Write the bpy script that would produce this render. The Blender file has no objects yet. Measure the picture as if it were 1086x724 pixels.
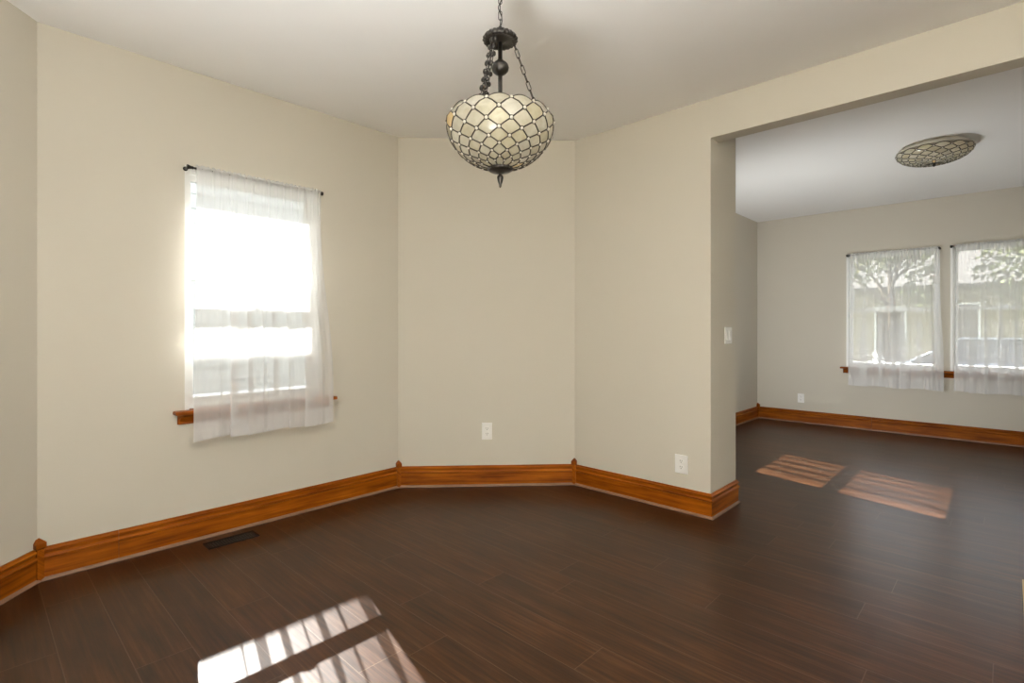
import bpy, bmesh, math, random
from mathutils import Vector, Matrix, Quaternion
random.seed(7)
S = bpy.context.scene
COL = S.collection
PI = math.pi
H = 2.6                                   # ceiling height
SUN_E, SKY_E, FILL_W = 66.0, 1.4, 1130.0

# ------------------------------------------------------------------ helpers
def V2(x, y): return Vector((x, y))
def dirv(a): a = math.radians(a); return V2(math.cos(a), math.sin(a))
CAM_POS = V2(2.3776, -3.1842); CAM_H = 1.1675
def cam2house(x, y):                      # survey taken from the tripod -> house axes
    a = math.radians(43.62)
    c, s = math.cos(a), math.sin(a)
    return V2(CAM_POS.x + c*x - s*y, CAM_POS.y + s*x + c*y)

class MB:
    """collects geometry for ONE mesh"""
    def __init__(self): self.v = []; self.f = []; self.uv = []; self.smooth = []; self.col = []
    def add(self, vs, fs, uvs=None, smooth=False, col=None):
        o = len(self.v)
        self.v += [Vector(p) for p in vs]
        for k, f in enumerate(fs):
            self.f.append([o + i for i in f])
            self.uv.append(uvs[k] if uvs else None)
            self.smooth.append(smooth); self.col.append(col)
    def frame_box(self, o, ax, ay, az, x0, x1, y0, y1, z0, z1, bev=0.0):
        """box in the frame o + ax*x + ay*y + az*z, optional bevel"""
        bm = bmesh.new()
        bmesh.ops.create_cube(bm, size=1)
        for v in bm.verts:
            v.co = Vector(((x0+x1)/2 + v.co.x*(x1-x0), (y0+y1)/2 + v.co.y*(y1-y0), (z0+z1)/2 + v.co.z*(z1-z0)))
        if bev:
            bmesh.ops.bevel(bm, geom=list(bm.edges), offset=bev, segments=2, affect='EDGES', profile=0.5)
        bm.verts.index_update()
        loc = [v.co.copy() for v in bm.verts]
        pts = [o + ax*p.x + ay*p.y + az*p.z for p in loc]
        fl = ax.cross(ay).dot(az) < 0
        fs, uvs = [], []
        for f in bm.faces:
            idx = [v.index for v in f.verts]
            if fl: idx.reverse()
            fs.append(idx)
            uvs.append([(loc[i].x, loc[i].y + loc[i].z) for i in idx])
        bm.free()
        self.add(pts, fs, uvs)
    def box(self, x0, x1, y0, y1, z0, z1, bev=0.0):
        self.frame_box(Vector((0,0,0)), Vector((1,0,0)), Vector((0,1,0)), Vector((0,0,1)), x0, x1, y0, y1, z0, z1, bev)
    def tube(self, pts, r, n=8, closed=False, cap=True):
        pts = [Vector(p) for p in pts]; m = len(pts)
        rs = r if isinstance(r, (list, tuple)) else [r]*m
        rings = []; up = None
        for i, p in enumerate(pts):
            if closed: t = (pts[(i+1) % m] - pts[i-1])
            else: t = pts[min(i+1, m-1)] - pts[max(i-1, 0)]
            t.normalize()
            if up is None:
                up = Vector((0,0,1)) if abs(t.z) < .9 else Vector((1,0,0))
            up = (up - t*up.dot(t)).normalized()
            b = t.cross(up)
            rings.append([p + (up*math.cos(2*PI*k/n) + b*math.sin(2*PI*k/n))*rs[i] for k in range(n)])
        vs = [q for R in rings for q in R]; fs = []
        for i in range(m if closed else m-1):
            a, b2 = i*n, ((i+1) % m)*n
            for k in range(n):
                fs.append([a+k, a+(k+1) % n, b2+(k+1) % n, b2+k])
        if cap and not closed:
            fs.append(list(range(n))[::-1]); fs.append([(m-1)*n+k for k in range(n)])
        self.add(vs, fs, None, True)
    def lathe(self, prof, c, n=32, axis=Vector((0,0,1)), ripple=0, ripple_n=0):
        """prof: list of (r, z) revolved about axis through c"""
        c = Vector(c); q = Vector((0,0,1)).rotation_difference(axis)
        vs, fs = [], []
        for (r, z) in prof:
            for k in range(n):
                a = 2*PI*k/n
                rr = r*(1 + (ripple*math.cos(ripple_n*a) if ripple else 0))
                vs.append(c + q @ Vector((rr*math.cos(a), rr*math.sin(a), z)))
        for i in range(len(prof)-1):
            for k in range(n):
                fs.append([i*n+k, i*n+(k+1) % n, (i+1)*n+(k+1) % n, (i+1)*n+k])
        fs.append(list(range(n))[::-1]); fs.append([(len(prof)-1)*n+k for k in range(n)])
        self.add(vs, fs, None, True)
    def sphere(self, c, r, n=8, m=6, sc=(1,1,1), col=None):
        c = Vector(c); vs = [c + Vector((0,0,r*sc[2]))]; fs = []
        for i in range(1, m):
            t = PI*i/m
            for k in range(n):
                a = 2*PI*k/n
                vs.append(c + Vector((r*sc[0]*math.sin(t)*math.cos(a), r*sc[1]*math.sin(t)*math.sin(a), r*sc[2]*math.cos(t))))
        vs.append(c - Vector((0,0,r*sc[2])))
        for k in range(n):
            fs.append([0, 1+k, 1+(k+1) % n])
            for i in range(m-2):
                a = 1+i*n; fs.append([a+k, a+n+k, a+n+(k+1) % n, a+(k+1) % n])
            a = 1+(m-2)*n; fs.append([a+k, len(vs)-1, a+(k+1) % n])
        self.add(vs, fs, None, True, col)
    def build(self, name, mat, parent=None):
        base = world_loc(parent)
        me = bpy.data.meshes.new(name)
        me.from_pydata([tuple(p - base) for p in self.v], [], self.f)
        uvl = me.uv_layers.new(name='UVMap')
        hascol = any(c is not None for c in self.col)
        ca = me.color_attributes.new('tint', 'FLOAT_COLOR', 'CORNER') if hascol else None
        for p in me.polygons:
            u = self.uv[p.index]
            p.use_smooth = self.smooth[p.index]
            if u:
                for k, li in enumerate(p.loop_indices): uvl.data[li].uv = u[k]
            if ca:
                c = self.col[p.index] or (1,1,1)
                for li in p.loop_indices: ca.data[li].color = (*c, 1)
        me.materials.append(mat); me.update()
        o = bpy.data.objects.new(name, me); COL.objects.link(o)
        if parent is not None: o.parent = parent
        return o

def world_loc(o):
    p = Vector((0,0,0))
    while o is not None: p += o.location; o = o.parent
    return p
def thing(name, loc, label, cat, group=None):
    o = bpy.data.objects.new(name, None); COL.objects.link(o)
    o.location = loc; o.empty_display_size = .05
    return tag(o, label, cat, group)
def tag(o, label, cat, group=None):
    o['label'] = label; o['category'] = cat
    if group: o['group'] = group
    return o
def struct(o, label, cat):
    o['kind'] = 'structure'; o['label'] = label; o['category'] = cat
    return o
def v3(p, z=0.0): return Vector((p.x, p.y, z))

# ------------------------------------------------------------------ materials
def new_mat(name):
    m = bpy.data.materials.new(name); m.use_nodes = True
    nt = m.node_tree; nt.nodes.clear()
    out = nt.nodes.new('ShaderNodeOutputMaterial')
    return m, nt, out
def N(nt, t, **kw):
    n = nt.nodes.new(t)
    for k, v in kw.items(): setattr(n, k, v)
    return n
def math_n(nt, op, a, b=None, c=None):
    n = N(nt, 'ShaderNodeMath', operation=op)
    for i, x in enumerate((a, b, c)):
        if x is None: continue
        if hasattr(x, 'node'): nt.links.new(x, n.inputs[i])
        else: n.inputs[i].default_value = x
    return n.outputs[0]
def mixc(nt, fac, a, b, mode='MIX'):
    n = N(nt, 'ShaderNodeMix', data_type='RGBA', blend_type=mode)
    for s, x in ((n.inputs[0], fac), (n.inputs[6], a), (n.inputs[7], b)):
        if hasattr(x, 'node'): nt.links.new(x, s)
        elif isinstance(x, tuple): s.default_value = (*x, 1)
        else: s.default_value = x
    return n.outputs[2]
def bsdf(nt, out, col=None, rough=.5, spec=.5, metal=0.0):
    b = N(nt, 'ShaderNodeBsdfPrincipled')
    if isinstance(col, tuple): b.inputs['Base Color'].default_value = (*col, 1)
    elif col is not None: nt.links.new(col, b.inputs['Base Color'])
    b.inputs['Roughness'].default_value = rough
    b.inputs['Specular IOR Level'].default_value = spec
    b.inputs['Metallic'].default_value = metal
    nt.links.new(b.outputs[0], out.inputs[0])
    return b
def noise(nt, vec, scale, detail=4, rough=.55):
    n = N(nt, 'ShaderNodeTexNoise'); n.inputs['Scale'].default_value = scale
    n.inputs['Detail'].default_value = detail; n.inputs['Roughness'].default_value = rough
    if vec is not None: nt.links.new(vec, n.inputs['Vector'])
    return n.outputs[0]
def ramp(nt, fac, stops):
    r = N(nt, 'ShaderNodeValToRGB'); e = r.color_ramp.elements
    while len(e) < len(stops): e.new(.5)
    for x, (p, c) in zip(e, stops): x.position = p; x.color = (*c, 1)
    nt.links.new(fac, r.inputs[0]); return r.outputs[0]
def plain(name, col, rough=.5, spec=.5, metal=0.0, var=.06, scale=8.0, bump=0.0):
    m, nt, out = new_mat(name)
    tc = N(nt, 'ShaderNodeTexCoord')
    f = noise(nt, tc.outputs['Object'], scale)
    c = mixc(nt, f, tuple(x*(1-var) for x in col), tuple(min(1, x*(1+var)) for x in col))
    b = bsdf(nt, out, c, rough, spec, metal)
    if bump:
        bp = N(nt, 'ShaderNodeBump'); bp.inputs['Strength'].default_value = bump
        bp.inputs['Distance'].default_value = .002
        nt.links.new(noise(nt, tc.outputs['Object'], scale*25, 2), bp.inputs['Height'])
        nt.links.new(bp.outputs[0], b.inputs['Normal'])
    return m

M = {}
M['wall'] = plain('wall_paint', (.585, .550, .475), .65, .25, var=.012, scale=3, bump=.08)
M['ceil'] = plain('ceiling_paint', (.90, .895, .885), .8, .15, var=.01, scale=3, bump=.06)
M['white'] = plain('white_vinyl', (.82, .82, .80), .35, .5, var=.01)
M['plate'] = plain('white_plastic', (.88, .87, .85), .3, .5, var=.01)
M['slot'] = plain('dark_slot', (.03, .028, .025), .6, .3)
M['bronze'] = plain('dark_bronze', (.020, .016, .012), .30, .6, .4, var=.4, scale=60)
M['vent'] = plain('vent_brown_metal', (.012, .009, .007), .6, .15, .0, var=.2, scale=40)
M['came'] = plain('lead_came', (.035, .027, .018), .45, .5, .4, var=.4, scale=80)
M['shoe'] = plain('shoe_molding', (.21, .115, .07), .45, .4, var=.25, scale=20)
M['pan'] = plain('lamp_pan', (.62, .58, .50), .5, .4, var=.02)
M['tan'] = plain('tan_wood', (.55, .38, .20), .5, .3, var=.12, scale=14)
M['siding'] = plain('siding_white', (.27, .285, .295), .6, .3, var=.03)
M['cream'] = plain('siding_cream', (.33, .29, .20), .7, .2, var=.05)
M['roof'] = plain('roof_shingle', (.10, .095, .09), .85, .2, var=.35, scale=6)
M['grass'] = plain('lawn', (.045, .060, .014), .9, .1, var=.5, scale=2.5)
M['asphalt'] = plain('asphalt', (.045, .044, .043), .85, .2, var=.25, scale=5)
M['concrete'] = plain('concrete', (.18, .165, .14), .85, .2, var=.12, scale=4)
M['leaf'] = plain('foliage', (.07, .085, .018), .7, .2, var=.6, scale=1.5)
M['bark'] = plain('bark', (.06, .045, .03), .9, .1, var=.4, scale=9)
M['car'] = plain('car_paint', (.10, .115, .14), .25, .6, .3, var=.02)
M['tyre'] = plain('tyre', (.015, .015, .015), .8, .2)
M['chrome'] = plain('alloy', (.5, .5, .5), .3, .5, .9)
M['darkglass'] = plain('dark_glass', (.015, .018, .02), .05, .8, var=.01)

def wood_mat():
    m, nt, out = new_mat('stained_oak_trim')
    uv = N(nt, 'ShaderNodeUVMap')
    mp = N(nt, 'ShaderNodeMapping'); mp.inputs['Scale'].default_value = (1.6, 34, 1)
    nt.links.new(uv.outputs[0], mp.inputs[0])
    mp2 = N(nt, 'ShaderNodeMapping'); mp2.inputs['Scale'].default_value = (2.2, 9, 1)
    nt.links.new(uv.outputs[0], mp2.inputs[0])
    f1 = noise(nt, mp.outputs[0], 1.5, 6, .62)
    f2 = noise(nt, mp2.outputs[0], 1.2, 3)
    f = math_n(nt, 'ADD', math_n(nt, 'MULTIPLY', f1, .6), math_n(nt, 'MULTIPLY', f2, .4))
    c = ramp(nt, f, [(.32, (.080, .015, .001)), (.46, (.190, .045, .0015)), (.57, (.275, .074, .0025)), (.70, (.40, .135, .008))])
    b = bsdf(nt, out, c, .42, .15)
    return m
M['wood'] = wood_mat()

def floor_mat():
    """laminate planks, 174 mm wide, running along x; random joint per row"""
    m, nt, out = new_mat('dark_laminate_planks')
    W, L = .1735, 1.22
    tc = N(nt, 'ShaderNodeTexCoord'); sx = N(nt, 'ShaderNodeSeparateXYZ')
    nt.links.new(tc.outputs['Object'], sx.inputs[0])
    x, y = sx.outputs[0], sx.outputs[1]
    yy = math_n(nt, 'DIVIDE', math_n(nt, 'ADD', y, 2.955 + W*40), W)
    row = math_n(nt, 'FLOOR', yy); fy = math_n(nt, 'FRACT', yy)
    wn = N(nt, 'ShaderNodeTexWhiteNoise', noise_dimensions='1D'); nt.links.new(row, wn.inputs['W'])
    xx = math_n(nt, 'ADD', math_n(nt, 'DIVIDE', math_n(nt, 'ADD', x, 20), L), math_n(nt, 'MULTIPLY', wn.outputs['Value'], 7.3))
    colm = math_n(nt, 'FLOOR', xx); fx = math_n(nt, 'FRACT', xx)
    cb = N(nt, 'ShaderNodeCombineXYZ'); nt.links.new(row, cb.inputs[0]); nt.links.new(colm, cb.inputs[1])
    wn2 = N(nt, 'ShaderNodeTexWhiteNoise', noise_dimensions='2D'); nt.links.new(cb.outputs[0], wn2.inputs['Vector'])
    pv = wn2.outputs['Value']
    # grain coordinates, shifted per plank
    g = N(nt, 'ShaderNodeCombineXYZ')
    nt.links.new(math_n(nt, 'ADD', math_n(nt, 'MULTIPLY', x, 1.6), math_n(nt, 'MULTIPLY', pv, 37)), g.inputs[0])
    nt.links.new(math_n(nt, 'ADD', math_n(nt, 'MULTIPLY', y, 44), math_n(nt, 'MULTIPLY', pv, 91)), g.inputs[1])
    f1 = noise(nt, g.outputs[0], 1.5, 8, .66)
    g2 = N(nt, 'ShaderNodeCombineXYZ')
    nt.links.new(math_n(nt, 'ADD', math_n(nt, 'MULTIPLY', x, 2.2), math_n(nt, 'MULTIPLY', pv, 53)), g2.inputs[0])
    nt.links.new(math_n(nt, 'ADD', math_n(nt, 'MULTIPLY', y, 11), math_n(nt, 'MULTIPLY', pv, 17)), g2.inputs[1])
    f2 = noise(nt, g2.outputs[0], 1.3, 3, .5)
    f = math_n(nt, 'ADD', math_n(nt, 'MULTIPLY', f1, .65), math_n(nt, 'MULTIPLY', f2, .35))
    c = ramp(nt, f, [(.34, (.013, .0045, .0015)), (.45, (.032, .0112, .0032)), (.53, (.047, .0170, .0052)), (.66, (.086, .038, .016))])
    c = mixc(nt, 1.0, c, ramp(nt, pv, [(0, (.82, .82, .82)), (1, (1.15, 1.13, 1.10))]), 'MULTIPLY')
    # pale bevel lines between planks
    ey = math_n(nt, 'MINIMUM', fy, math_n(nt, 'SUBTRACT', 1, fy))
    ex = math_n(nt, 'MINIMUM', fx, math_n(nt, 'SUBTRACT', 1, fx))
    ly = math_n(nt, 'LESS_THAN', ey, .010); lx = math_n(nt, 'LESS_THAN', ex, .0014)
    line = math_n(nt, 'MAXIMUM', ly, lx)
    c = mixc(nt, math_n(nt, 'MULTIPLY', line, .55), c, (.11, .068, .044))
    b = bsdf(nt, out, c, .34, .22)
    nt.links.new(math_n(nt, 'ADD', math_n(nt, 'MULTIPLY', f1, .16), .245), b.inputs['Roughness'])
    bp = N(nt, 'ShaderNodeBump'); bp.inputs['Strength'].default_value = .12; bp.inputs['Distance'].default_value = .002
    nt.links.new(math_n(nt, 'SUBTRACT', f1, line), bp.inputs['Height']); nt.links.new(bp.outputs[0], b.inputs['Normal'])
    return m
M['floor'] = floor_mat()

def sheer_mat(name, col, openness):
    m, nt, out = new_mat(name)
    uv = N(nt, 'ShaderNodeUVMap')
    mp = N(nt, 'ShaderNodeMapping'); mp.inputs['Scale'].default_value = (260, 6, 1)
    nt.links.new(uv.outputs[0], mp.inputs[0])
    f = noise(nt, mp.outputs[0], 1.0, 2)
    c = mixc(nt, f, tuple(x*.96 for x in col), col)
    d = N(nt, 'ShaderNodeBsdfDiffuse'); t = N(nt, 'ShaderNodeBsdfTranslucent'); tr = N(nt, 'ShaderNodeBsdfTransparent')
    nt.links.new(c, d.inputs[0]); nt.links.new(c, t.inputs[0])
    a = N(nt, 'ShaderNodeMixShader'); a.inputs[0].default_value = .22
    nt.links.new(d.outputs[0], a.inputs[1]); nt.links.new(t.outputs[0], a.inputs[2])
    b = N(nt, 'ShaderNodeMixShader'); b.inputs[0].default_value = openness
    nt.links.new(a.outputs[0], b.inputs[1]); nt.links.new(tr.outputs[0], b.inputs[2])
    nt.links.new(b.outputs[0], out.inputs[0])
    return m
M['sheer'] = sheer_mat('white_sheer_voile', (.95, .95, .95), .46)
M['thin'] = sheer_mat('white_thin_voile', (.95, .95, .95), .56)
M['voile'] = sheer_mat('white_dense_voile', (.94, .94, .93), .40)
M['hem'] = sheer_mat('white_sheer_hem', (.94, .93, .95), .42)

def glass_mat():
    m, nt, out = new_mat('window_glass')
    tr = N(nt, 'ShaderNodeBsdfTransparent'); tr.inputs[0].default_value = (.96, .97, .97, 1)
    gl = N(nt, 'ShaderNodeBsdfGlossy'); gl.inputs['Roughness'].default_value = .01
    fr = N(nt, 'ShaderNodeFresnel'); fr.inputs[0].default_value = 1.45
    mx = N(nt, 'ShaderNodeMixShader'); nt.links.new(fr.outputs[0], mx.inputs[0])
    nt.links.new(tr.outputs[0], mx.inputs[1]); nt.links.new(gl.outputs[0], mx.inputs[2])
    nt.links.new(mx.outputs[0], out.inputs[0])
    return m
M['glass'] = glass_mat()

def tiffany_mat():
    m, nt, out = new_mat('opal_stained_glass')
    at = N(nt, 'ShaderNodeVertexColor', layer_name='tint')
    tc = N(nt, 'ShaderNodeTexCoord')
    f = noise(nt, tc.outputs['Object'], 28, 4)
    c = mixc(nt, 1.0, at.outputs[0], ramp(nt, f, [(.3, (.86, .82, .74)), (.7, (1.06, 1.04, 1.0))]), 'MULTIPLY')
    b = N(nt, 'ShaderNodeBsdfPrincipled'); nt.links.new(c, b.inputs['Base Color'])
    b.inputs['Roughness'].default_value = .16; b.inputs['Specular IOR Level'].default_value = .6
    t = N(nt, 'ShaderNodeBsdfTranslucent'); nt.links.new(c, t.inputs[0])
    mx = N(nt, 'ShaderNodeMixShader'); mx.inputs[0].default_value = .35
    nt.links.new(b.outputs[0], mx.inputs[1]); nt.links.new(t.outputs[0], mx.inputs[2])
    nt.links.new(mx.outputs[0], out.inputs[0])
    return m
M['opal'] = tiffany_mat()

# ------------------------------------------------------------------ plan of the house
aA, aB, aD = 90.43, 46.78, 137.65
dA, dB, dD = dirv(aA), dirv(aB), dirv(aD)
dC = V2(1, 0)
BC = V2(0, 0); AB = BC - dB*1.3238; AD = AB - dA*1.9905; DK = AD - dD*1.32
TJ = .411; SJ = 1.0431; HS = 2.357; UR = 3.7      # opening and right end of the rooms
V_E = 4.091; U_F = -.04
def left_of(d): return V2(-d.y, d.x)

def wall(name, P, Q, th, label, holes=(), e0=0.0, e1=0.0):
    """inner face P->Q, thickness to the left of the direction; e0/e1 lengthen the outer face"""
    d = (Q-P).normalized(); L = (Q-P).length; n = left_of(d)
    ss = sorted({0.0, L, *[h[0] for h in holes], *[h[1] for h in holes]})
    zs = sorted({0.0, H, *[h[2] for h in holes], *[h[3] for h in holes]})
    def is_hole(i, j):
        if i < 0 or j < 0 or i >= len(ss)-1 or j >= len(zs)-1: return True
        c, z = (ss[i]+ss[i+1])/2, (zs[j]+zs[j+1])/2
        return any(h[0] < c < h[1] and h[2] < z < h[3] for h in holes)
    bm = bmesh.new()
    def pt(s, z, out):
        q = P + d*s
        if out:
            q = q + n*th
            if s == 0: q = q - d*e0
            if s == L: q = q + d*e1
        return Vector((q.x, q.y, z))
    def quad(*p):
        bm.faces.new([bm.verts.new(x) for x in p])
    for i in range(len(ss)-1):
        for j in range(len(zs)-1):
            if is_hole(i, j): continue
            a, b, c, e = ss[i], ss[i+1], zs[j], zs[j+1]
            quad(pt(a,c,0), pt(b,c,0), pt(b,e,0), pt(a,e,0))
            quad(pt(b,c,1), pt(a,c,1), pt(a,e,1), pt(b,e,1))
            if is_hole(i-1, j): quad(pt(a,c,1), pt(a,c,0), pt(a,e,0), pt(a,e,1))
            if is_hole(i+1, j): quad(pt(b,c,0), pt(b,c,1), pt(b,e,1), pt(b,e,0))
            if is_hole(i, j-1): quad(pt(a,c,1), pt(b,c,1), pt(b,c,0), pt(a,c,0))
            if is_hole(i, j+1): quad(pt(a,e,0), pt(b,e,0), pt(b,e,1), pt(a,e,1))
    bmesh.ops.remove_doubles(bm, verts=bm.verts, dist=1e-5)
    bmesh.ops.recalc_face_normals(bm, faces=bm.faces)
    me = bpy.data.meshes.new(name); bm.to_mesh(me); bm.free()
    me.materials.append(M['wall'])
    o = bpy.data.objects.new(name, me); COL.objects.link(o)
    return struct(o, label, 'wall')

T = .2; mt = T*math.tan(math.radians(22.0))
WA = (.60, 1.385, .715, 2.075)                       # opening in the left wall (along the wall, z)
wall('wall_left', AD, AB, T, 'cream painted wall with the bright curtained window', [WA], mt, mt)
wall('wall_back', AB, BC, T, 'cream painted angled wall behind the hanging lamp', (), mt, .02)
wall('wall_bay', DK, AD, T, 'cream painted angled wall at the left edge', (), mt, mt)
OPEN_R = 2.78
wall('wall_right', BC, V2(SJ, 0), TJ, 'cream painted wall stub left of the opening to the next room', (), 0, 0)
wall('wall_header', V2(SJ, 0), V2(UR, 0), .112, 'cream painted header over the wide opening to the next room', [(0, OPEN_R-SJ, 0, HS)], 0, 0)
wall('wall_front', V2(UR, DK.y), DK, T, 'cream wall behind the camera', (), 0, mt)
wall('wall_end', V2(UR, 0), V2(UR, DK.y), T, 'cream wall at the right end of the near room', (), 0, 0)
EW = [(.975, 1.845, .715, 2.075), (1.930, 2.80, .715, 2.075)]
wall('wall_far', V2(U_F, V_E), V2(UR, V_E), T, 'cream far wall with two curtained windows', [(a-U_F, b-U_F, c, e) for a, b, c, e in EW], T, T)
FW = (1.49, 2.43, .715, 2.075)
wall('wall_far_left', V2(U_F, TJ), V2(U_F, V_E), T, 'short cream wall left of the far room corner', [(FW[0]-TJ, FW[1]-TJ, FW[2], FW[3])], 0, 0)
wall('wall_far_right', V2(UR, V_E), V2(UR, .112), T, 'cream wall at the right end of the far room', (), 0, 0)

def slab(z0, z1):
    """floor / ceiling plate following the outer faces of the walls"""
    oB, oA, oD = left_of(dB)*.1, left_of(dA)*.1, left_of(dD)*.1
    out = [V2(UR+.1, DK.y-.1), DK + oD + V2(0, -.06), AD + oA + oD*.4, AB + oA + oB*.4, BC + V2(-.12, .06), V2(U_F-.1, TJ-.1), V2(U_F-.1, V_E+.1), V2(UR+.1, V_E+.1)]
    mb = MB(); k = len(out)
    mb.add([v3(p, z0) for p in out] + [v3(p, z1) for p in out], [list(range(k)), list(range(k, 2*k))[::-1]] + [[i, k+i, k+(i+1) % k, (i+1) % k] for i in range(k)])
    return mb
struct(slab(-.12, 0).build('floor', M['floor']), 'dark brown wood plank laminate floor', 'floor')
struct(slab(H, H+.15).build('ceiling', M['ceil']), 'plain off-white ceiling', 'ceiling')

# ------------------------------------------------------------------ baseboards
HB = .153
PROF = [(0, 0), (.014, 0), (.014, .098), (.0155, .102), (.019, .104), (.020, .109), (.017, .114), (.011, .118), (.0105, .125),
        (.013, .130), (.016, .133), (.0165, .139), (.013, .143), (.009, .146), (.0085, .151), (.006, HB), (0, HB)]
SHOE = [(.014, 0), (.0245, 0), (.0245, .004), (.0232, .009), (.0195, .013), (.014, .015)]
def sweep(mb, prof, P, Q, n_in, m0, m1):
    d = (Q-P).normalized(); L = (Q-P).length; k = len(prof)
    vs, fs, uvs = [], [], []
    acc = [0.0]
    for a, b in zip(prof, prof[1:]): acc.append(acc[-1] + math.dist(a, b))
    ofs = random.random()*10
    ends = []
    for (dd, z) in prof:
        s0, s1 = dd*m0, L - dd*m1
        ends.append((s0, s1))
        for s in (s0, s1):
            q = P + d*s + n_in*dd
            vs.append(Vector((q.x, q.y, z)))
    for i in range(k-1):
        f = [2*i, 2*i+1, 2*i+3, 2*i+2]
        fs.append(f); uvs.append([(ofs+ends[i][0], acc[i]), (ofs+ends[i][1], acc[i]), (ofs+ends[i+1][1], acc[i+1]), (ofs+ends[i+1][0], acc[i+1])])
    fs.append([2*i for i in range(k)]); uvs.append([(ofs, a) for a in acc])
    fs.append([2*i+1 for i in range(k)][::-1]); uvs.append([(ofs, a) for a in acc][::-1])
    # orientation: outward
    if d.x*n_in.y - d.y*n_in.x < 0:
        pass
    else:
        fs = [f[::-1] for f in fs]; uvs = [u[::-1] for u in uvs]
    mb.add(vs, fs, uvs)
def baseboard(name, P, Q, n_in, m0, m1, label, joint=None):
    mb = MB()
    if joint:
        d = (Q-P).normalized(); J = P + d*joint
        sweep(mb, PROF, P, J - d*.0008, n_in, m0, 0); sweep(mb, PROF, J + d*.0008, Q, n_in, 0, m1)
    else: sweep(mb, PROF, P, Q, n_in, m0, m1)
    o = struct(mb.build(name, M['wood']), label, 'baseboard')
    sm = MB(); sweep(sm, SHOE, P, Q, n_in, m0, m1)
    s = sm.build('shoe_molding', M['shoe'], o); s['label'] = 'thin pinkish brown quarter round strip'
    return o
t2 = math.tan(math.radians(22))
baseboard('baseboard_bay', DK, AD, -left_of(dD), t2, t2, 'stained wood baseboard at the left edge of the picture')
baseboard('baseboard_left', AD, AB, -left_of(dA), t2, t2, 'stained wood baseboard under the bright left window', .305)
baseboard('baseboard_back', AB, BC, -left_of(dB), t2, t2, 'stained wood baseboard on the angled wall below the hanging lamp')
baseboard('baseboard_right', BC, V2(SJ, 0), V2(0, -1), t2, -1, 'stained wood baseboard beside the opening')
baseboard('baseboard_jamb', V2(SJ, 0), V2(SJ, TJ), V2(1, 0), -1, -1, 'stained wood baseboard on the end of the wall at the opening')
baseboard('baseboard_far_left', V2(U_F, TJ), V2(U_F, V_E), V2(1, 0), 1, 1, 'stained wood baseboard left of the far corner')
baseboard('baseboard_far', V2(U_F, V_E), V2(UR, V_E), V2(0, -1), 1, 1, 'long stained wood baseboard under the two far windows', 1.27)
baseboard('baseboard_far_near', V2(SJ, TJ), V2(U_F, TJ), V2(0, 1), -1, 1, 'stained wood baseboard on the far side of the dividing wall')

# corner posts with pointed heads
def post(k, c, bis, label):
    mb = MB(); ax = v3(bis); ay = v3(left_of(bis)); o = v3(c)
    w, hw = .0145, .0205
    cx = .012
    mb.frame_box(o, ax, ay, Vector((0,0,1)), cx-w, cx+w, -w, w, 0, .150)
    pts = []
    for z, q in ((.150, w), (.156, hw), (.178, hw), (.183, hw*.85), (.201, .001)):
        pts.append([o + ax*(cx+sx*q) + ay*(sy*q) + Vector((0,0,z)) for sx, sy in ((-1,-1),(1,-1),(1,1),(-1,1))])
    vs = [p for r in pts for p in r]; fs = []; uvs = []
    for i in range(len(pts)-1):
        for k2 in range(4):
            fs.append([i*4+k2, i*4+(k2+1) % 4, (i+1)*4+(k2+1) % 4, (i+1)*4+k2])
            uvs.append([(.1*k, .03*k2), (.1*k, .03*k2+.02), (.1*k+.03, .03*k2+.02), (.1*k+.03, .03*k2)])
    mb.add(vs, fs, uvs)
    return struct(mb.build('trim_%d' % k, M['wood']), label, 'corner block')
def bis(d1, d2): return (-(left_of(d1)+left_of(d2))).normalized()
post(1, AD, bis(dD, dA), 'pointed wooden corner post at the left edge of the picture')
post(2, AB, bis(dA, dB), 'pointed wooden corner post left of the wall below the hanging lamp')
post(3, BC, bis(dB, dC), 'pointed wooden corner post right of the wall below the hanging lamp')
post(4, V2(U_F, V_E), V2(1, -1).normalized(), 'small pointed wooden corner post in the far room corner')

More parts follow.
